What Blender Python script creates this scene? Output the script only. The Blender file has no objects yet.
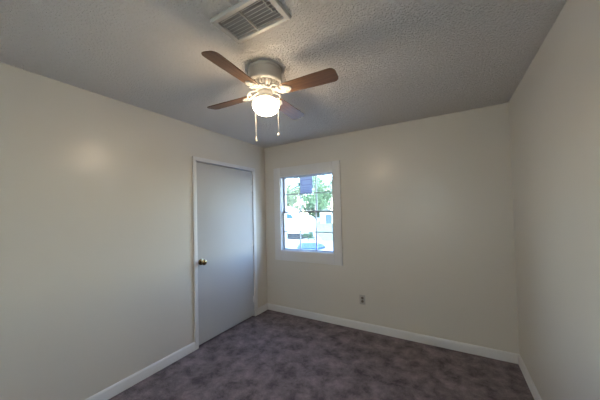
import bpy, bmesh, math, random
from mathutils import Matrix, Vector
C = bpy.context.scene.collection
S = bpy.context.scene

# ------------------------------------------------------------------ camera
cam_data = bpy.data.cameras.new('camera'); cam = bpy.data.objects.new('camera', cam_data)
C.objects.link(cam); S.camera = cam
cam_data.sensor_width = 36; cam_data.lens = 250.423/600*36
cam_data.shift_x = -4.154/600; cam_data.shift_y = 5.161/600
cam_data.clip_start = .02; cam_data.clip_end = 400
rt = Vector((0.86672035, 0.49819772, -0.02438993))
up = Vector((0.03326172, -0.00893852, 0.9994067))
fw = Vector((-0.49768413, 0.86701738, 0.02431811))
M = Matrix((( rt.x, up.x, -fw.x, 0), (rt.y, up.y, -fw.y, 0), (rt.z, up.z, -fw.z, 1.45803), (0, 0, 0, 1)))
cam.matrix_world = M

# ------------------------------------------------------------------ world, sun, exposure
W = bpy.data.worlds.new('sky'); S.world = W; W.use_nodes = True
nt = W.node_tree; bg = nt.nodes['Background']
sky = nt.nodes.new('ShaderNodeTexSky'); sky.sky_type = 'NISHITA'; sky.sun_disc = False
sky.sun_elevation = math.radians(55); sky.sun_rotation = math.radians(150); sky.air_density = 1.0; sky.ozone_density = 2.5; sky.dust_density = .3
nt.links.new(sky.outputs[0], bg.inputs[0]); bg.inputs[1].default_value = 2.7
sun_d = bpy.data.lights.new('sun', 'SUN'); sun_d.energy = 3.5; sun_d.angle = math.radians(.6); sun_d.color = (1, .95, .88)
sun = bpy.data.objects.new('sun', sun_d); C.objects.link(sun)
sun.rotation_euler = (math.radians(42), 0, math.radians(75))
port_d = bpy.data.lights.new('window_portal', 'AREA'); port_d.shape = 'RECTANGLE'; port_d.size = .86; port_d.size_y = 1.1
port_d.cycles.is_portal = True
port = bpy.data.objects.new('window_portal', port_d); C.objects.link(port)
port.location = (-1.71, 3.16, 1.43); port.rotation_euler = (math.radians(-90), 0, 0)
port2_d = bpy.data.lights.new('fill_window_portal', 'AREA'); port2_d.shape = 'RECTANGLE'; port2_d.size = 1.7; port2_d.size_y = 1.5
port2_d.cycles.is_portal = True
port2 = bpy.data.objects.new('fill_window_portal', port2_d); C.objects.link(port2)  # portal of the added rear window
port2.location = (-.65, -1.06, 1.45); port2.rotation_euler = (math.radians(90), 0, 0)
S.view_settings.view_transform = 'Standard'; S.view_settings.look = 'None'
S.view_settings.gamma = 1; S.view_settings.use_curve_mapping = False
S.view_settings.exposure = .62
GLOBE = 43

# ------------------------------------------------------------------ materials
def node(t, kind, **kw):
    n = t.nodes.new(kind)
    for k, v in kw.items():
        if k in n.inputs: n.inputs[k].default_value = v
        else: setattr(n, k, v)
    return n
def mat(name, col, rough=.6, metal=0, bump=0, bscale=100, bdist=.001, vary=0, vscale=5, spec=.5, emit=None, es=0, detail=2, sss=None):
    m = bpy.data.materials.new(name); m.use_nodes = True; t = m.node_tree; p = t.nodes['Principled BSDF']
    p.inputs['Base Color'].default_value = (*col, 1); p.inputs['Roughness'].default_value = rough
    p.inputs['Metallic'].default_value = metal; p.inputs['Specular IOR Level'].default_value = spec
    tc = t.nodes.new('ShaderNodeTexCoord')
    if vary:
        n = node(t, 'ShaderNodeTexNoise', Scale=vscale, Detail=4.0); t.links.new(tc.outputs['Object'], n.inputs['Vector'])
        r = t.nodes.new('ShaderNodeValToRGB'); r.color_ramp.elements[0].position = .3; r.color_ramp.elements[1].position = .7
        r.color_ramp.elements[0].color = (*[c*(1-vary) for c in col], 1); r.color_ramp.elements[1].color = (*[min(1, c*(1+vary)) for c in col], 1)
        t.links.new(n.outputs['Fac'], r.inputs[0]); t.links.new(r.outputs[0], p.inputs['Base Color'])
    if bump:
        n = node(t, 'ShaderNodeTexNoise', Scale=bscale, Detail=float(detail)); t.links.new(tc.outputs['Object'], n.inputs['Vector'])
        b = node(t, 'ShaderNodeBump', Strength=bump, Distance=bdist); t.links.new(n.outputs['Fac'], b.inputs['Height'])
        t.links.new(b.outputs[0], p.inputs['Normal'])
    if emit:
        p.inputs['Emission Color'].default_value = (*emit, 1); p.inputs['Emission Strength'].default_value = es
    return m

m_wall = mat('wall_paint', (.685, .635, .565), .3, bump=.12, bscale=22, bdist=.003, spec=.5)
m_trim = mat('trim_paint', (.74, .72, .71), .45)
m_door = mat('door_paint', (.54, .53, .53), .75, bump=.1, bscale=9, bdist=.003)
m_sash = mat('window_vinyl', (.42, .43, .46), .5)
m_munt = mat('muntin_backlit', (.36, .37, .40), .5)  # whitish bars, their backlit darkness put into this grey
m_out = mat('siding', (.6, .6, .58), .8)
# ceiling: popcorn texture
m_ceil = mat('popcorn_ceiling', (.88, .825, .78), .9, spec=.1)
t = m_ceil.node_tree; p = t.nodes['Principled BSDF']; tc = t.nodes.new('ShaderNodeTexCoord')
v = node(t, 'ShaderNodeTexNoise', Scale=80.0, Detail=3.0, Roughness=.65); t.links.new(tc.outputs['Object'], v.inputs['Vector'])
r = t.nodes.new('ShaderNodeValToRGB'); r.color_ramp.elements[0].position = .42; r.color_ramp.elements[1].position = .66
t.links.new(v.outputs['Fac'], r.inputs[0])
b = node(t, 'ShaderNodeBump', Strength=1.0, Distance=.0105); t.links.new(r.outputs[0], b.inputs['Height']); t.links.new(b.outputs[0], p.inputs['Normal'])
# carpet
m_carpet = mat('carpet', (.1, .08, .08), 1.0, spec=.05)
t = m_carpet.node_tree; p = t.nodes['Principled BSDF']; tc = t.nodes.new('ShaderNodeTexCoord')
n1 = node(t, 'ShaderNodeTexNoise', Scale=6.5, Detail=7.0, Roughness=.72, Distortion=.2); t.links.new(tc.outputs['Object'], n1.inputs['Vector'])
n2 = node(t, 'ShaderNodeTexNoise', Scale=150.0, Detail=2.0); t.links.new(tc.outputs['Object'], n2.inputs['Vector'])
mx = node(t, 'ShaderNodeMath', operation='MULTIPLY_ADD'); mx.inputs[1].default_value = .45
t.links.new(n2.outputs['Fac'], mx.inputs[0]); t.links.new(n1.outputs['Fac'], mx.inputs[2])
r = t.nodes.new('ShaderNodeValToRGB'); r.color_ramp.elements[0].position = .55; r.color_ramp.elements[1].position = .9
r.color_ramp.elements[0].color = (.062, .048, .050, 1); r.color_ramp.elements[1].color = (.30, .235, .245, 1)
t.links.new(mx.outputs[0], r.inputs[0]); t.links.new(r.outputs[0], p.inputs['Base Color'])
b = node(t, 'ShaderNodeBump', Strength=.8, Distance=.006); t.links.new(n2.outputs['Fac'], b.inputs['Height']); t.links.new(b.outputs[0], p.inputs['Normal'])
p.inputs['Sheen Weight'].default_value = .15
# walnut blade: grain runs along the blade's own x
m_blade = mat('walnut_blade', (.2, .09, .05), .4)
t = m_blade.node_tree; p = t.nodes['Principled BSDF']; tc = t.nodes.new('ShaderNodeTexCoord')
mp = node(t, 'ShaderNodeMapping'); mp.inputs['Scale'].default_value = (3, 60, 20); t.links.new(tc.outputs['Object'], mp.inputs[0])
n1 = node(t, 'ShaderNodeTexNoise', Scale=1.5, Detail=5.0, Distortion=.8); t.links.new(mp.outputs[0], n1.inputs['Vector'])
r = t.nodes.new('ShaderNodeValToRGB'); r.color_ramp.elements[0].position = .3; r.color_ramp.elements[1].position = .75
r.color_ramp.elements[0].color = (.090, .042, .018, 1); r.color_ramp.elements[1].color = (.20, .10, .043, 1)
t.links.new(n1.outputs['Fac'], r.inputs[0]); t.links.new(r.outputs[0], p.inputs['Base Color'])
m_fan = mat('fan_enamel', (.50, .47, .43), .4)
m_core = mat('fan_core', (.36, .30, .25), .7)
m_dark = mat('dark_void', (.02, .02, .02), .9)
m_globe = mat('frosted_globe', (.9, .88, .85), .3, emit=(1, .80, .55), es=GLOBE)
t = m_globe.node_tree; p = t.nodes['Principled BSDF']; tc = t.nodes.new('ShaderNodeTexCoord'); sx = t.nodes.new('ShaderNodeSeparateXYZ')
t.links.new(tc.outputs['Object'], sx.inputs[0]); mr_ = node(t, 'ShaderNodeMapRange')   # the bulb hangs low in the globe, its neck glows less
for i_, v_ in zip(range(1, 5), (-.205, -.27, .3*GLOBE, GLOBE)): mr_.inputs[i_].default_value = v_
t.links.new(sx.outputs['Z'], mr_.inputs[0]); t.links.new(mr_.outputs[0], p.inputs['Emission Strength'])
m_brass = mat('antique_brass', (.32, .25, .14), .25, metal=1)
m_steel = mat('hinge_steel', (.45, .45, .46), .35, metal=1)
m_vent = mat('vent_enamel', (.56, .52, .475), .45)
m_slat = mat('vent_slat_enamel', (.60, .58, .56), .5)
m_duct = mat('duct_grey', (.40, .385, .375), .8)
m_plate = mat('outlet_plate', (.50, .46, .42), .4)
m_socket = mat('outlet_socket', (.22, .18, .15), .4)
m_chain = mat('chain_metal', (.30, .28, .26), .4, metal=.3)
def glassmat():
    m = bpy.data.materials.new('window_glass'); m.use_nodes = True; t = m.node_tree; t.nodes.clear()
    o = t.nodes.new('ShaderNodeOutputMaterial'); tr = t.nodes.new('ShaderNodeBsdfTransparent'); tr.inputs[0].default_value = (.95, .98, .98, 1)
    g = node(t, 'ShaderNodeBsdfGlossy', Roughness=.03); mi = t.nodes.new('ShaderNodeMixShader'); mi.inputs[0].default_value = .05
    d = node(t, 'ShaderNodeBsdfDiffuse'); d.inputs[0].default_value = (.8, .85, .9, 1)
    m2 = t.nodes.new('ShaderNodeMixShader'); m2.inputs[0].default_value = .03
    t.links.new(tr.outputs[0], mi.inputs[1]); t.links.new(g.outputs[0], mi.inputs[2])
    t.links.new(mi.outputs[0], m2.inputs[1]); t.links.new(d.outputs[0], m2.inputs[2]); t.links.new(m2.outputs[0], o.inputs[0]); return m
m_glass = glassmat()
def paper():
    m = bpy.data.materials.new('notice_paper'); m.use_nodes = True; t = m.node_tree; t.nodes.clear()
    o = t.nodes.new('ShaderNodeOutputMaterial'); d = t.nodes.new('ShaderNodeBsdfDiffuse'); tr = t.nodes.new('ShaderNodeBsdfTranslucent')
    d.inputs[0].default_value = (.62, .62, .70, 1); tr.inputs[0].default_value = (.42, .46, .56, 1)
    mi = t.nodes.new('ShaderNodeMixShader'); mi.inputs[0].default_value = .5
    t.links.new(d.outputs[0], mi.inputs[1]); t.links.new(tr.outputs[0], mi.inputs[2]); t.links.new(mi.outputs[0], o.inputs[0]); return m
m_paper = paper()
m_diffuser = bpy.data.materials.new('diffuser_cloth'); m_diffuser.use_nodes = True; t = m_diffuser.node_tree; t.nodes.clear()  # translucent diffuser for the added rear window
o = t.nodes.new('ShaderNodeOutputMaterial'); tr_ = t.nodes.new('ShaderNodeBsdfTranslucent'); tr_.inputs[0].default_value = (.56, .51, .44, 1); t.links.new(tr_.outputs[0], o.inputs[0])
m_ink = mat('faded_print', (.25, .22, .38), .8)
m_conc = mat('concrete', (.24, .23, .21), .9, vary=.08, vscale=1.5)
m_lawn = mat('lawn', (.105, .115, .065), .95, vary=.25, vscale=3)
m_bark = mat('bark', (.16, .12, .10), .9, vary=.3, vscale=12)
m_white_car = mat('white_car_paint', (.80, .80, .80), .25)
m_carglass = mat('car_glass', (.02, .06, .07), .3, spec=.12)
m_tyre = mat('tyre', (.03, .03, .035), .8)
m_hub = mat('wheel_hub', (.5, .5, .52), .35, metal=.8)
m_blue = mat('patch_blue', (.006, .033, .18), .8, vary=.15, vscale=2)
m_bluedoor = mat('blue_door_paint', (.024, .05, .14), .6)
m_shed = mat('pale_siding', (.20, .235, .19), .8)
m_roof = mat('shingles', (.22, .21, .2), .9)
m_lamp = mat('car_lamp', (.6, .6, .55), .2)
m_grille = mat('grille', (.08, .08, .09), .4)
def leaves(name, col):
    m = bpy.data.materials.new(name); m.use_nodes = True; t = m.node_tree; t.nodes.clear()
    o = t.nodes.new('ShaderNodeOutputMaterial'); d = t.nodes.new('ShaderNodeBsdfDiffuse'); tr = t.nodes.new('ShaderNodeBsdfTranslucent')
    tc = t.nodes.new('ShaderNodeTexCoord'); n = node(t, 'ShaderNodeTexNoise', Scale=1.2, Detail=4.0); t.links.new(tc.outputs['Object'], n.inputs['Vector'])
    r = t.nodes.new('ShaderNodeValToRGB'); r.color_ramp.elements[0].position = .35; r.color_ramp.elements[1].position = .65
    r.color_ramp.elements[0].color = (*[c*.6 for c in col], 1); r.color_ramp.elements[1].color = (*[c*1.4 for c in col], 1)
    t.links.new(n.outputs['Fac'], r.inputs[0]); t.links.new(r.outputs[0], d.inputs[0]); t.links.new(r.outputs[0], tr.inputs[0])
    mi = t.nodes.new('ShaderNodeMixShader'); mi.inputs[0].default_value = .45
    t.links.new(d.outputs[0], mi.inputs[1]); t.links.new(tr.outputs[0], mi.inputs[2]); t.links.new(mi.outputs[0], o.inputs[0]); return m
m_leaf = [leaves('green_leaves', (.115, .17, .085)), leaves('pale_leaves', (.20, .235, .14)), leaves('deep_leaves', (.06, .10, .055))]

# ------------------------------------------------------------------ helpers
def box(bm, x0, x1, y0, y1, z0, z1, bev=0):
    r = bmesh.ops.create_cube(bm, size=1)
    vs = r['verts']
    for v in vs:
        v.co = Vector(((x0+x1)/2+v.co.x*(x1-x0), (y0+y1)/2+v.co.y*(y1-y0), (z0+z1)/2+v.co.z*(z1-z0)))
    if bev:
        es = list({e for v in vs for e in v.link_edges})
        bmesh.ops.bevel(bm, geom=es, offset=bev, segments=2, profile=.6, affect='EDGES')
    return vs
def lathe(bm, prof, seg=40, axis='Z', loc=(0, 0, 0), close=True):
    rings = []
    for r, z in prof:
        ring = []
        for i in range(seg):
            a = 2*math.pi*i/seg; c, s = r*math.cos(a), r*math.sin(a)
            co = (c, s, z) if axis == 'Z' else ((z, c, s) if axis == 'X' else (c, z, s))
            ring.append(bm.verts.new(Vector(co)+Vector(loc)))
        rings.append(ring)
    for a, b in zip(rings, rings[1:]):
        for i in range(seg): bm.faces.new((a[i], a[(i+1) % seg], b[(i+1) % seg], b[i]))
    if close: bm.faces.new(rings[0]); bm.faces.new(rings[-1])
    bmesh.ops.recalc_face_normals(bm, faces=bm.faces)
def tube(bm, pts, rads, seg=10):
    if not isinstance(rads, (list, tuple)): rads = [rads]*len(pts)
    pts = [Vector(p) for p in pts]; rings = []; prev = None
    for i, p in enumerate(pts):
        d = (pts[min(i+1, len(pts)-1)]-pts[max(i-1, 0)]).normalized()
        u = Vector((0, 0, 1)) if abs(d.z) < .9 else Vector((1, 0, 0))
        if prev is not None: u = prev
        a = d.cross(u).normalized(); b2 = a.cross(d).normalized(); prev = b2
        rings.append([bm.verts.new(p+(a*math.cos(2*math.pi*k/seg)+b2*math.sin(2*math.pi*k/seg))*rads[i]) for k in range(seg)])
    for a, b2 in zip(rings, rings[1:]):
        for k in range(seg): bm.faces.new((a[k], a[(k+1) % seg], b2[(k+1) % seg], b2[k]))
    bm.faces.new(rings[0]); bm.faces.new(rings[-1]); bmesh.ops.recalc_face_normals(bm, faces=bm.faces)
def prism(bm, poly, z0, z1, to=lambda p: p, bev=0):
    lo = [bm.verts.new(to(Vector((x, y, z0)))) for x, y in poly]; hi = [bm.verts.new(to(Vector((x, y, z1)))) for x, y in poly]
    fs = [bm.faces.new(lo), bm.faces.new(hi)]
    n = len(poly)
    for i in range(n): fs.append(bm.faces.new((lo[i], lo[(i+1) % n], hi[(i+1) % n], hi[i])))
    bmesh.ops.recalc_face_normals(bm, faces=bm.faces)
    if bev:
        es = list({e for f in fs[:2] for e in f.edges})
        bmesh.ops.bevel(bm, geom=es, offset=bev, segments=2, affect='EDGES')
def smooth(me, ang=35):
    for p in me.polygons: p.use_smooth = True
    bm = bmesh.new(); bm.from_mesh(me)
    for e in bm.edges:
        if len(e.link_faces) == 2 and e.calc_face_angle(0) > math.radians(ang): e.smooth = False
    bm.to_mesh(me); bm.free()
def obj(name, bm, m, parent=None, sm=True):
    me = bpy.data.meshes.new(name); bm.to_mesh(me); bm.free(); me.materials.append(m)
    if sm: smooth(me)
    o = bpy.data.objects.new(name, me); C.objects.link(o)
    if parent: o.parent = parent
    return o
def BX(name, m, *boxes, parent=None, bev=0):
    bm = bmesh.new()
    for b in boxes: box(bm, *b, bev=bev)
    return obj(name, bm, m, parent)
def tag(o, label, cat, group=None, kind=None):
    o['label'] = label; o['category'] = cat
    if group: o['group'] = group
    if kind: o['kind'] = kind
    return o
def struct(o, label=None):
    o['kind'] = 'structure'
    if label: o['label'] = label
    return o
def empty(name, loc, rz=0):
    o = bpy.data.objects.new(name, None); C.objects.link(o); o.location = loc; o.rotation_euler = (0, 0, rz); o.empty_display_size = .1; return o

# ------------------------------------------------------------------ room shell
X0, X1, Y0, Y1, H = -2.406, .529, -.9, 3.013, 2.44
T = .14
# window opening and door opening
wx0, wx1, wz0, wz1 = -2.125, -1.29, .90, 1.965
dy0, dy1, dz1 = 1.797, 2.722, 2.052
struct(BX('floor', m_carpet, (X0-T, X1+T, Y0-T, Y1+T, -.12, 0)), 'dark brown plush carpet floor')
struct(BX('ceiling', m_ceil, (X0-T, X1+T, Y0-T, Y1+T, H, H+.14)), 'grey popcorn textured ceiling')
struct(BX('wall_left', m_wall, (X0-T, X0, Y0-T, dy0, 0, H), (X0-T, X0, dy1, Y1+T, 0, H), (X0-T, X0, dy0, dy1, dz1, H), (X0-T-.03, X0-T, dy0-.1, dy1+.1, 0, dz1+.1)), 'beige painted wall holding the white door')
struct(BX('wall_back', m_wall, (X0, wx0, Y1, Y1+T, 0, H), (wx1, X1, Y1, Y1+T, 0, H), (wx0, wx1, Y1, Y1+T, wz1, H), (wx0, wx1, Y1, Y1+T, 0, wz0)), 'beige painted wall with the window')
struct(BX('wall_right', m_wall, (X1, X1+T, Y0-T, Y1+T, 0, H)), 'plain beige painted wall on the right')
struct(BX('wall_rear', m_wall, (X0, -1.5, Y0-T, Y0, 0, H), (.2, X1, Y0-T, Y0, 0, H), (-1.5, .2, Y0-T, Y0, 0, .7), (-1.5, .2, Y0-T, Y0, 2.2, H)), 'beige wall behind the viewer')

def baseboard(name, a, b, n):
    # a -> b along the wall foot, n = inward normal
    a = Vector((*a, 0)); b = Vector((*b, 0)); n = Vector((*n, 0)); prof = [(0, 0), (.015, 0), (.015, .070), (.012, .079), (.006, .087), (0, .088)]
    bm = bmesh.new(); r0 = [bm.verts.new(a+n*u+Vector((0, 0, w))) for u, w in prof]; r1 = [bm.verts.new(b+n*u+Vector((0, 0, w))) for u, w in prof]
    bm.faces.new(r0); bm.faces.new(r1)
    for i in range(len(prof)): j = (i+1) % len(prof); bm.faces.new((r0[i], r0[j], r1[j], r1[i]))
    bmesh.ops.recalc_face_normals(bm, faces=bm.faces)
    return struct(obj(name, bm, m_trim))
baseboard('baseboard_left', (X0, Y0), (X0, 1.757), (1, 0))
baseboard('baseboard_corner', (X0, 2.774), (X0, Y1), (1, 0))
baseboard('baseboard_back', (X0+.015, Y1), (X1, Y1), (0, -1))
baseboard('baseboard_right', (X1, Y0), (X1, Y1-.015), (-1, 0))

# ------------------------------------------------------------------ door
tr = BX('trim_1', m_trim, (X0-.0, X0+.016, 1.757, 1.800, 0, 2.046), (X0, X0+.016, 2.719, 2.774, 0, 2.046), (X0, X0+.016, 1.757, 2.774, 2.046, 2.091), bev=.004)
struct(tr, 'white door casing')
jm = BX('trim_2', m_trim, (X0-T, X0-.001, dy0, dy0+.004, 0, dz1), (X0-T, X0-.001, dy1-.004, dy1, 0, dz1), (X0-T, X0-.001, dy0+.004, dy1-.004, dz1-.006, dz1))
struct(jm, 'white door jamb')
dr = BX('door_1', m_door, (X0-.036, X0+.001, dy0+.007, dy1-.009, .022, dz1-.016), bev=.002)
struct(dr, 'flat white slab door')
bm = bmesh.new()
ky, kz = 1.852, .922
lathe(bm, [(.0001, 0), (.034, 0), (.035, .004), (.028, .009), (.012, .012), (.0105, .03), (.015, .034), (.027, .04), (.031, .05), (.030, .06), (.021, .068), (.008, .071), (.0001, .071)], 32, 'X', (X0+.001, ky, kz), close=False)
kn = obj('door_knob', bm, m_brass, dr); kn['label'] = 'round antique brass knob'
BX('latch_plate', m_steel, (X0+.0005, X0+.0025, dy0+.0075, dy0+.012, kz-.028, kz+.028), parent=dr)
for z in (1.80, 1.03, .245):
    bm = bmesh.new(); lathe(bm, [(.0055, -.045), (.0055, .045)], 12, 'Z', (X0+.0065, dy1-.0065, z))
    box(bm, X0+.001, X0+.003, dy1-.03, dy1-.008, z-.044, z+.044)
    obj('hinge', bm, m_trim, dr)

# ------------------------------------------------------------------ window
cx0, cx1, cz0, cz1 = -2.232, -1.183, .756, 2.10
wt = BX('trim_3', m_trim, (cx0, wx0+.004, Y1-.017, Y1, cz0, cz1), (wx1-.004, cx1, Y1-.017, Y1, cz0, cz1), (wx0+.004, wx1-.004, Y1-.017, Y1, wz1-.004, cz1), (wx0+.004, wx1-.004, Y1-.017, Y1, cz0, wz0+.004), bev=.003)
struct(wt, 'wide white window casing')
wn = empty('window_1', (0, 0, 0)); struct(wn, 'white double hung window with divided panes')
# liner + sashes
yf0, yf1 = Y1+.03, Y1+.075
gx0, gx1, gz0, gz1, mz = -2.088, -1.327, .924, 1.943, 1.450
BX('window_frame', m_sash, (wx0, wx0+.012, Y1-.002, Y1+T, wz0, wz1), (wx1-.012, wx1, Y1-.002, Y1+T, wz0, wz1), (wx0+.012, wx1-.012, Y1-.002, Y1+T, wz1-.01, wz1), (wx0+.012, wx1-.012, Y1-.002, Y1+T, wz0, wz0+.01), parent=wn)
def sash(name, z0, z1, ya, yb, rail_b, rail_t):
    s = BX(name, m_sash, (wx0+.012, gx0, ya, yb, z0, z1), (gx1, wx1-.012, ya, yb, z0, z1), *([(gx0, gx1, ya, yb, z0, z0+rail_b)] if rail_b else []), *([(gx0, gx1, ya, yb, z1-rail_t, z1)] if rail_t else []), parent=wn, bev=.002)
    return s
sash('lower_sash', wz0+.01, mz+.011, yf0, yf0+.028, gz0-wz0-.01, 0)
sash('upper_sash', mz-.011, wz1-.01, yf0+.03, yf0+.058, 0, wz1-.01-gz1)
mr = BX('meeting_rail', m_munt, (gx0, gx1, yf0, yf0+.028, mz-.011, mz+.011), (gx0, gx1, yf0+.028, yf0+.058, mz-.011, mz+.011), parent=wn)  # shares the grey that carries the backlit darkness
v1, v2 = -1.830, -1.571
def munt(ya, z0, z1, zm):
    g = BX('muntin', m_munt, (v1-.0065, v1+.0065, ya, ya+.014, z0, z1), (v2-.0065, v2+.0065, ya, ya+.014, z0, z1), (gx0, v1-.0065, ya, ya+.014, zm-.0065, zm+.0065), (v1+.0065, v2-.0065, ya, ya+.014, zm-.0065, zm+.0065), (v2+.0065, gx1, ya, ya+.014, zm-.0065, zm+.0065), parent=wn)
munt(yf0+.007, gz0, mz-.011, 1.170); munt(yf0+.037, mz+.011, gz1, 1.709)
BX('pane', m_glass, (gx0, gx1, yf0+.022, yf0+.0225, gz0, mz-.011), parent=wn)
BX('pane', m_glass, (gx0, gx1, yf0+.052, yf0+.0525, mz+.011, gz1), parent=wn)
bm = bmesh.new(); box(bm, -1.725, -1.665, yf0-.012, yf0+.004, mz+.010, mz+.018, .003); lk = obj('sash_lock', bm, m_steel, wn)
# exterior siding band around the window so the outside reads as a house wall
w2 = empty('fill_window', (0, 0, 0)); struct(w2, 'unseen window added in the wall behind the viewer for fill light')  # added out of view to give soft fill on the back wall
BX('window_frame', m_trim, (-1.5, -1.46, Y0-.1, Y0-.04, .7, 2.2), (.16, .2, Y0-.1, Y0-.04, .7, 2.2), (-1.46, .16, Y0-.1, Y0-.04, .7, .74), (-1.46, .16, Y0-.1, Y0-.04, 2.16, 2.2), (-.67, -.63, Y0-.1, Y0-.04, .74, 2.16), parent=w2)  # frame of the added rear window
BX('pane', m_glass, (-1.46, -.67, Y0-.071, Y0-.07, .74, 2.16), (-.63, .16, Y0-.071, Y0-.07, .74, 2.16), parent=w2)  # panes of the added rear window
BX('fill_diffuser', m_diffuser, (-1.49, .19, Y0-.03, Y0-.029, .72, 2.18), parent=w2)  # translucent sheet added to soften the fill light
# notice taped to the glass of the upper sash, middle column
ny = yf0+.0335
nb = BX('paper_notice', m_paper, (v1+.010, v1+.205, ny, ny+.0006, 1.700, 1.940))
tag(nb, 'blue tinted paper notice taped inside the top middle window pane', 'notice')
bx_ = []
def frame_box(x0, x1, z0, z1, w): return [(x0, x1, ny-.0006, ny-.0001, z0, z0+w), (x0, x1, ny-.0006, ny-.0001, z1-w, z1), (x0, x0+w, ny-.0006, ny-.0001, z0+w, z1-w), (x1-w, x1, ny-.0006, ny-.0001, z0+w, z1-w)]
bx_ += frame_box(v1+.03, v1+.192, 1.825, 1.905, .006)
for k in range(4): bx_.append((v1+.035, v1+.19-.02*(k % 2), ny-.0006, ny-.0001, 1.72+k*.024, 1.724+k*.024))
BX('printed_lines', m_ink, *bx_, parent=nb)

# ------------------------------------------------------------------ outlet
ol = BX('power_outlet', m_plate, (-.977, -.905, Y1-.006, Y1, .307, .422), bev=.002)
tag(ol, 'grey beige duplex power outlet low on the wall right of the window', 'outlet')
for z in (.345, .385):
    bm = bmesh.new(); lathe(bm, [(.0165, 0), (.0165, -.003), (.015, -.004)], 24, 'Y', (-.941, Y1-.006, z))
    s = obj('socket', bm, m_socket, ol)
    BX('slot', m_dark, (-.9475, -.9455, Y1-.0108, Y1-.0098, z-.004, z+.006), (-.9365, -.9345, Y1-.0108, Y1-.0098, z-.004, z+.006), parent=s)
bm = bmesh.new(); lathe(bm, [(.003, 0), (.003, -.001)], 12, 'Y', (-.941, Y1-.006, .365)); obj('screw', bm, m_steel, ol)

# ------------------------------------------------------------------ ceiling register
vt = empty('ceiling_vent', (-.832, .952, H)); tag(vt, 'rectangular ivory louvered air vent in the ceiling before the fan', 'vent')
hw, hd, ih, iv = .183, .100, .152, .073
bm = bmesh.new()
def frame_ring(bm, o, i, z0, z1, zi):
    # bevelled frame: outer edge thin, raised towards the inner edge
    def R(hx, hy, z): return [bm.verts.new((sx*hx, sy*hy, z)) for sx, sy in ((-1, -1), (1, -1), (1, 1), (-1, 1))]
    rs = [R(*o, 0), R(*o, z0), R(o[0]-.006, o[1]-.006, z1), R(i[0]+.004, i[1]+.004, z1), R(*i, zi), R(*i, 0)]
    for a, b2 in zip(rs, rs[1:]+rs[:1]):
        for k in range(4): bm.faces.new((a[k], a[(k+1) % 4], b2[(k+1) % 4], b2[k]))
    bmesh.ops.recalc_face_normals(bm, faces=bm.faces)
frame_ring(bm, (hw, hd), (ih, iv), -.006, -.016, -.013)
obj('vent_frame', bm, m_vent, vt)
BX('backing', m_duct, (-ih, ih, -iv, iv, -.0015, -.0002), parent=vt)
for k in range(7):
    y = -iv+.012+k*(2*iv-.024)/6
    bm = bmesh.new(); prism(bm, [(-ih, -.0082), (ih, -.0082), (ih, .0082), (-ih, .0082)], -.0005, .0005)
    bmesh.ops.rotate(bm, verts=bm.verts, cent=(0, 0, 0), matrix=Matrix.Rotation(math.radians(38), 3, 'X'))
    bmesh.ops.translate(bm, verts=bm.verts, vec=(0, y, -.0075)); obj('slat', bm, m_slat, vt)
for x in (-.012,):
    BX('divider_bar', m_vent, (x-.0025, x+.0025, -iv, iv, -.0165, -.003), parent=vt)
bm = bmesh.new(); tube(bm, [(.128, -.06, -.012), (.13, -.03, -.022), (.138, -.012, -.024), (.132, .006, -.02), (.14, .02, -.014)], .0028); obj('damper_lever', bm, m_vent, vt)
for x, y in ((-.168, 0), (.168, 0)):
    bm = bmesh.new(); lathe(bm, [(.004, -.014), (.004, -.017), (.002, -.018)], 12, 'Z', (x, y, 0)); obj('screw', bm, m_slat, vt)

# ------------------------------------------------------------------ ceiling fan
FC = Vector((-1.063, 1.356, 0))
fan = empty('ceiling_fan', (FC.x, FC.y, H)); tag(fan, 'white hugger ceiling fan with four brown wood blades and lit globe', 'ceiling fan')
def L(name, prof, m, seg=48, close=True, parent=None):
    bm = bmesh.new(); lathe(bm, prof, seg, close=close); return obj(name, bm, m, parent or fan)
L('motor_housing', [(.109, 0), (.117, -.001), (.118, -.012), (.115, -.016), (.112, -.018), (.1125, -.068), (.115, -.072), (.1155, -.088), (.113, -.094), (.102, -.101), (.094, -.104)], m_fan)
# louvered lower ring: dark core with cast ribs
vr = L('vent_ring', [(.090, -.104), (.082, -.112), (.066, -.124), (.055, -.129)], m_core)
bm = bmesh.new()
for k in range(24):
    a = 2*math.pi*k/24
    vs = []
    for (r_, z_) in ((.098, -.103), (.093, -.114), (.080, -.127), (.058, -.135), (.055, -.128), (.084, -.110), (.09, -.104)):
        vs.append((r_, z_))
    lo = []; hi = []
    for s_, lst in ((-1, lo), (1, hi)):
        for r_, z_ in vs:
            w = .0045+.003*(r_-.055)/.05
            lst.append(bm.verts.new((r_*math.cos(a)-s_*w*math.sin(a), r_*math.sin(a)+s_*w*math.cos(a), z_)))
    bm.faces.new(lo); bm.faces.new(hi); n = len(vs)
    for i in range(n): bm.faces.new((lo[i], lo[(i+1) % n], hi[(i+1) % n], hi[i]))
bmesh.ops.recalc_face_normals(bm, faces=bm.faces)
ri = obj('ribs', bm, m_fan, vr); ri['label'] = 'white cast ribs'
L('flywheel', [(.06, -.128), (.064, -.132), (.064, -.145), (.058, -.150), (.04, -.151)], m_fan)
L('switch_housing', [(.035, -.150), (.046, -.153), (.050, -.160), (.050, -.178), (.045, -.188), (.052, -.194), (.058, -.199), (.058, -.207), (.05, -.209)], m_fan)
gl = L('glass_shade', [(.049, -.205), (.058, -.209), (.074, -.217), (.085, -.229), (.0905, -.244), (.0895, -.258), (.083, -.275), (.071, -.292), (.054, -.303), (.034, -.3105), (.015, -.3135), (.0001, -.314)], m_globe, close=False)
gl['label'] = 'lit frosted white glass globe'
ZB = 2.275-H
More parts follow.
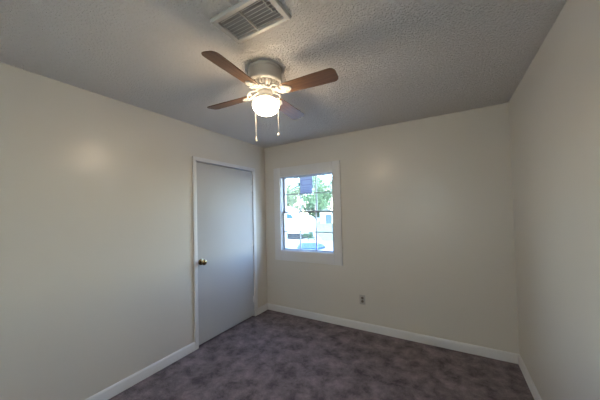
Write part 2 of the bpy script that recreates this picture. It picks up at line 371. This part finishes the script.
def blade_outline():
    pts = []; r0, r1, w0, w1 = .130, .515, .046, .058; rc = .035
    pts += [(r0, -w0+.012), (r0+.012, -w0)]
    pts += [(r0+.10, -w0-.004), (r0+.24, -w1+.002)]
    for k in range(7): a = -math.pi/2+k*math.pi/12; pts.append((r1-rc+rc*math.cos(a), -w1+rc+rc*math.sin(a)))
    for k in range(7): a = k*math.pi/12; pts.append((r1-rc+rc*math.cos(a), w1-rc+rc*math.sin(a)))
    pts += [(r0+.24, w1-.002), (r0+.10, w0+.004), (r0+.012, w0), (r0, w0-.012)]
    return pts
tilt = Matrix.Rotation(math.radians(-12.5), 4, 'X')
bm = bmesh.new(); prism(bm, blade_outline(), -.003, .003, bev=.0012)
blade_me = bpy.data.meshes.new('blade'); bm.to_mesh(blade_me); bm.free(); blade_me.materials.append(m_blade); smooth(blade_me, 50)
# iron: oval plate under the blade root, two scrolls and a neck to the flywheel
bm = bmesh.new()
Z0 = -.0035
plate = []
for k in range(28):
    a = 2*math.pi*k/28
    x = .165+.036*math.cos(a); y = .036*math.sin(a)*(1+.10*math.cos(3*a))*(.8+.28*(1-math.cos(a))/2)
    plate.append((x, y))
prism(bm, plate, Z0-.006, Z0, bev=.0018)
for r_ in (.155, .185):
    for s_ in ((-1, 1) if r_ != .185 else (0,)):
        lathe(bm, [(.0055, Z0-.005), (.0055, Z0-.0085), (.003, Z0-.0095)], 12, 'Z', (r_, s_*.017, 0))
for v in bm.verts: v.co = tilt.to_3x3() @ v.co + Vector((0, 0, ZB))
tube(bm, [(.05, 0, -.142), (.075, 0, -.146), (.10, 0, -.160), (.125, 0, -.172), (.15, 0, -.172)], [.010, .009, .0075, .008, .006], 10)
for s_ in (-1, 1):
    sc = []
    for k in range(15):
        u = k/14; sc.append((.052+.105*u, s_*(.016+.036*math.sin(math.pi*min(1, u*1.15))**1.0), -.140-.031*u + s_*(-.009)*u))
    tube(bm, sc, [.0065-.0015*abs(2*k/14-1) for k in range(15)], 8)
    # curl
    cu = [(.112+.016*math.cos(a0*.6)*(1-a0/14), s_*(.026+.016*math.sin(a0*.6)*(1-a0/14)), -.163) for a0 in range(12)]
    tube(bm, cu, .0038, 8)
iron_me = bpy.data.meshes.new('blade_iron'); bm.to_mesh(iron_me); bm.free(); iron_me.materials.append(m_fan); smooth(iron_me, 40)
for k in range(4):
    ang = math.radians(3.6+90*k)
    b_ = bpy.data.objects.new('blade', blade_me); C.objects.link(b_); b_.parent = fan
    b_.matrix_local = Matrix.Rotation(ang, 4, 'Z') @ Matrix.Translation((0, 0, ZB)) @ tilt
    i_ = bpy.data.objects.new('blade_iron', iron_me); C.objects.link(i_); i_.parent = fan; i_.rotation_euler = (0, 0, ang)
for (px, py, ze, kind) in ((-1.170, 1.375, 1.995, 'bell'), (-1.024, 1.443, 2.015, 'ball')):
    dx, dy = px-FC.x, py-FC.y; dd = math.hypot(dx, dy); ux, uy = dx/dd, dy/dd; k_ = max(dd, .097)
    bm = bmesh.new()
    tube(bm, [(ux*.048, uy*.048, -.168), (ux*.07, uy*.07, -.176), (ux*.09, uy*.09, -.198), (ux*k_, uy*k_, -.225), (ux*k_, uy*k_, -.35), (ux*k_, uy*k_, ze-H)], .0011, 8)
    pc = obj('pull_chain', bm, m_chain, fan)
    bm = bmesh.new(); z = ze-H
    if kind == 'bell': lathe(bm, [(.0015, z+.004), (.004, z-.002), (.0055, z-.018), (.0075, z-.027), (.006, z-.031), (.001, z-.032)], 16, 'Z', (ux*k_, uy*k_, 0))
    else: lathe(bm, [(.001, z+.003), (.006, z), (.0105, z-.008), (.0105, z-.014), (.006, z-.021), (.001, z-.023)], 16, 'Z', (ux*k_, uy*k_, 0))
    obj('pull_knob', bm, m_fan, pc)

# ------------------------------------------------------------------ outside
G = -.45
struct(BX('ground', m_conc, (-60, 20, Y1+T, 90, G-.2, G), (-60, 20, -30, Y0-T, G-.2, G)), 'bright concrete driveway outside the window')
# lawn to the right
bm = bmesh.new(); prism(bm, [(-6.9, 14.3), (-10.6, 20.3), (-16.6, 32.0), (-24, 50), (-34, 75), (20, 75), (20, 14.3)], G-.1, G+.004)
ln = tag(obj('lawn', bm, m_lawn), 'pale green lawn stretching beside the driveway outside', 'lawn', kind='stuff')
struct(BX('siding', m_out, (X0-T, X1+T, Y1+T, Y1+T+.02, G, .88), (X0-T, X1+T, Y1+T, Y1+T+.02, 2.0, 2.7), (X0-T, wx0-.05, Y1+T, Y1+T+.02, .88, 2.0), (wx1+.05, X1+T, Y1+T, Y1+T+.02, .88, 2.0)))

def wheel(parent, x, y, z, r, w, axis):
    bm = bmesh.new(); lathe(bm, [(r*.6, -w/2), (r*.92, -w/2), (r, -w*.35), (r, w*.35), (r*.92, w/2), (r*.6, w/2)], 28, axis, (x, y, z)); o = obj('wheel', bm, m_tyre, parent)
    bm = bmesh.new(); lathe(bm, [(r*.6, -w*.46), (r*.2, -w*.52), (r*.2, w*.52), (r*.6, w*.46)], 20, axis, (x, y, z)); obj('hub_cap', bm, m_hub, o)
# van seen side-on; its rounded tail is at +x
van = empty('minivan', (-11.0, 15.5, G)); tag(van, 'white minivan parked side on at the left of the window view', 'car')
side = [(-2.45, .35), (2.45, .42), (2.58, .8), (2.54, 1.25), (2.35, 1.5), (1.75, 1.72), (1.35, 1.88), (1.0, 2.08), (.7, 2.2), (.2, 2.3), (-.7, 2.34), (-1.2, 2.1), (-1.8, 1.45), (-2.4, 1.2), (-2.5, .8)]
bm = bmesh.new(); prism(bm, side, -.92, .92, to=lambda p: Vector((p.x, p.z*(1 if p.y < 1.3 else .9), p.y)), bev=.05); obj('body', bm, m_white_car, van)
for s_ in (-1, 1):
    bm = bmesh.new()
    for a, b2 in ((-1.1, -.15), (-.05, .95), (1.05, 1.75)):
        prism(bm, [(a, 1.42), (b2, 1.42), (b2-(.2 if b2 > 1.5 else 0), 1.70), (a+(.25 if a < -1 else 0), 1.80)], .80, .94, to=lambda p: Vector((p.x, s_*p.z, p.y)))
    obj('side_windows', bm, m_carglass, van)
    for x in (-1.7, .95): wheel(van, x, s_*.82, .33, .33, .22, 'Y')
for q_ in ((2.3, 2.5), (-2.55, -2.35)): BX('bumper', m_white_car, (*q_, -.8, .8, .35, .6), parent=van, bev=.03)
bm = bmesh.new(); box(bm, -2.2, 2.3, -.84, .84, .08, .45); obj('underbody_shadow', bm, m_dark, van)  # box stretched and blackened to stand in for the van's shadow stripe
# low blue patch close to the house
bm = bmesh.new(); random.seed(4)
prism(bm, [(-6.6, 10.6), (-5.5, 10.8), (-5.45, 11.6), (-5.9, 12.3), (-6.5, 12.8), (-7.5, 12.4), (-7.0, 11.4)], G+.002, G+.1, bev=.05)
tag(obj('patch', bm, m_blue), 'low bright blue patch lying on the driveway near the window', 'patch')
# shed with blue door
sh = empty('shed', (-15.9, 34.6, G+.002)); tag(sh, 'small pale garden shed with a blue door beyond the lawn', 'shed')
sh.rotation_euler = (0, 0, math.radians(25))
bm = bmesh.new(); prism(bm, [(-1.1, .005), (.9, .005), (.9, 1.75), (-.1, 2.15), (-1.1, 1.75)], -.7, .9, to=lambda p: Vector((p.x, p.z, p.y))); obj('wall', bm, m_shed, sh)
bm = bmesh.new(); prism(bm, [(-1.25, 1.70), (-.1, 2.16), (1.05, 1.70), (1.05, 1.78), (-.1, 2.25), (-1.25, 1.78)], -.85, 1.05, to=lambda p: Vector((p.x, p.z, p.y))); obj('roof', bm, m_shed, sh)
BX('door', m_bluedoor, (-.28, .68, -.74, -.7, .05, 1.40), parent=sh)
BX('door_frame', m_trim, (-.38, -.28, -.76, -.7, .01, 1.5), (.68, .78, -.76, -.7, .01, 1.5), (-.28, .68, -.76, -.7, 1.40, 1.5), parent=sh)

# trees
def crown_mesh(seed, n, hgt, rad, m, ls=.16):
    rnd = random.Random(seed); bm = bmesh.new()
    blobs = [(Vector((rnd.gauss(0, rad*.42), rnd.gauss(0, rad*.42), hgt*((.06 if m is m_leaf[2] else .22)+.72*rnd.random()))), rad*(.3+.25*rnd.random())) for _ in range(16)]
    for _ in range(n):
        c, r_ = rnd.choice(blobs)
        d = Vector((rnd.gauss(0, 1), rnd.gauss(0, 1), rnd.gauss(0, 1))).normalized()*r_*(rnd.random()**.4)
        p = c+d; p.z = max(p.z, .3+p.z*.05) if hgt > 3 else max(p.z, .1); s = ls*(.6+.8*rnd.random())
        a = Vector((rnd.gauss(0, 1), rnd.gauss(0, 1), rnd.gauss(0, 1))).normalized(); b2 = a.orthogonal().normalized()
        q = [p+a*s, p+b2*s*.5, p-a*s, p-b2*s*.5]; bm.faces.new([bm.verts.new(v) for v in q])
    me = bpy.data.meshes.new('foliage'); bm.to_mesh(me); bm.free(); me.materials.append(m); return me, blobs
def trunk_mesh(seed, hgt, r0, blobs):
    rnd = random.Random(seed); bm = bmesh.new()
    pts = [(rnd.gauss(0, .06)*k, rnd.gauss(0, .06)*k, hgt*.75*k/5) for k in range(6)]; pts[0] = (0, 0, -.05)
    tube(bm, pts, [r0*(1.2-.16*k) for k in range(6)], 10)
    for c, r_ in blobs[:9]:
        k = 1+rnd.randrange(3); p = Vector(pts[k]); mid = (p+c)/2+Vector((0, 0, -.15)); tube(bm, [p, mid, c], [r0*.45, r0*.3, r0*.12], 7)
    me = bpy.data.meshes.new('trunk'); bm.to_mesh(me); bm.free(); me.materials.append(m_bark); smooth(me); return me
kinds = []
for i, (h_, r_, m_) in enumerate(((7.5, 3.2, m_leaf[0]), (8.5, 3.4, m_leaf[1]), (6.5, 3.0, m_leaf[2]))):
    cm, bl = crown_mesh(11+i, 4600, h_, r_, m_); kinds.append((cm, trunk_mesh(31+i, h_, .16, bl)))
spots = [(-25.9, 37.0, 1, 1.0, 'pale leafed tree farthest left, standing behind the white minivan'), (-18.0, 40.6, 0, 1.0, 'mid green tree just right of the middle of the window view'),
         (-13.6, 49.0, 1, 1.1, 'pale leafed tree behind the garden shed'), (-39, 56, 2, 1.6, 'deep green tree far back behind the farthest left tree'),
         (-26.5, 50, 2, 1.5, 'deep green tree far back behind the middle tree'), (-20.5, 60, 0, 1.4, 'tall mid green tree far back beyond the garden shed'), (-38, 76, 0, 1.9, 'tallest mid green tree, farthest back at the centre of the window view')]
for x, y, k, s_, lab in spots:
    o = empty('tree', (x, y, G+(.16 if s_ > 1.3 else .09))); o.rotation_euler = (0, 0, x*1.7); o.scale = (s_, s_, s_); tag(o, lab, 'tree', 'trees across the driveway')
    for nm, me in (('foliage', kinds[k][0]), ('trunk', kinds[k][1])):
        c = bpy.data.objects.new(nm, me); C.objects.link(c); c.parent = o
# slim tree nearer, its bare stem right of centre
cm, bl = crown_mesh(77, 900, 4.6, 1.5, m_leaf[0], .11)
o = empty('young_tree', (-12.0, 23.6, G)); o.location = (-13.5, 26.2, G+.06); tag(o, 'young tree with a thin trunk seen behind the right window bar', 'tree')
for v in cm.vertices: v.co.z += 1.6
c = bpy.data.objects.new('foliage', cm); C.objects.link(c); c.parent = o
bm = bmesh.new(); tube(bm, [(0, 0, -.05), (.05, 0, 1), (-.02, .02, 2.2), (.05, .0, 3.5), (.0, .05, 5.2)], [.13, .11, .09, .07, .03], 10); obj('trunk', bm, m_bark, o)

cm, bl = crown_mesh(55, 500, .8, .42, m_leaf[2], .04)
o = empty('shrub', (-7.75, 13.9, G)); tag(o, 'low speckled shrub in front of the tail of the white minivan', 'shrub')
c = bpy.data.objects.new('foliage', cm); C.objects.link(c); c.parent = o
bm = bmesh.new(); tube(bm, [(0, 0, -.02), (.02, 0, .25), (-.03, .02, .5)], [.03, .025, .01], 8); obj('stem', bm, m_bark, o)
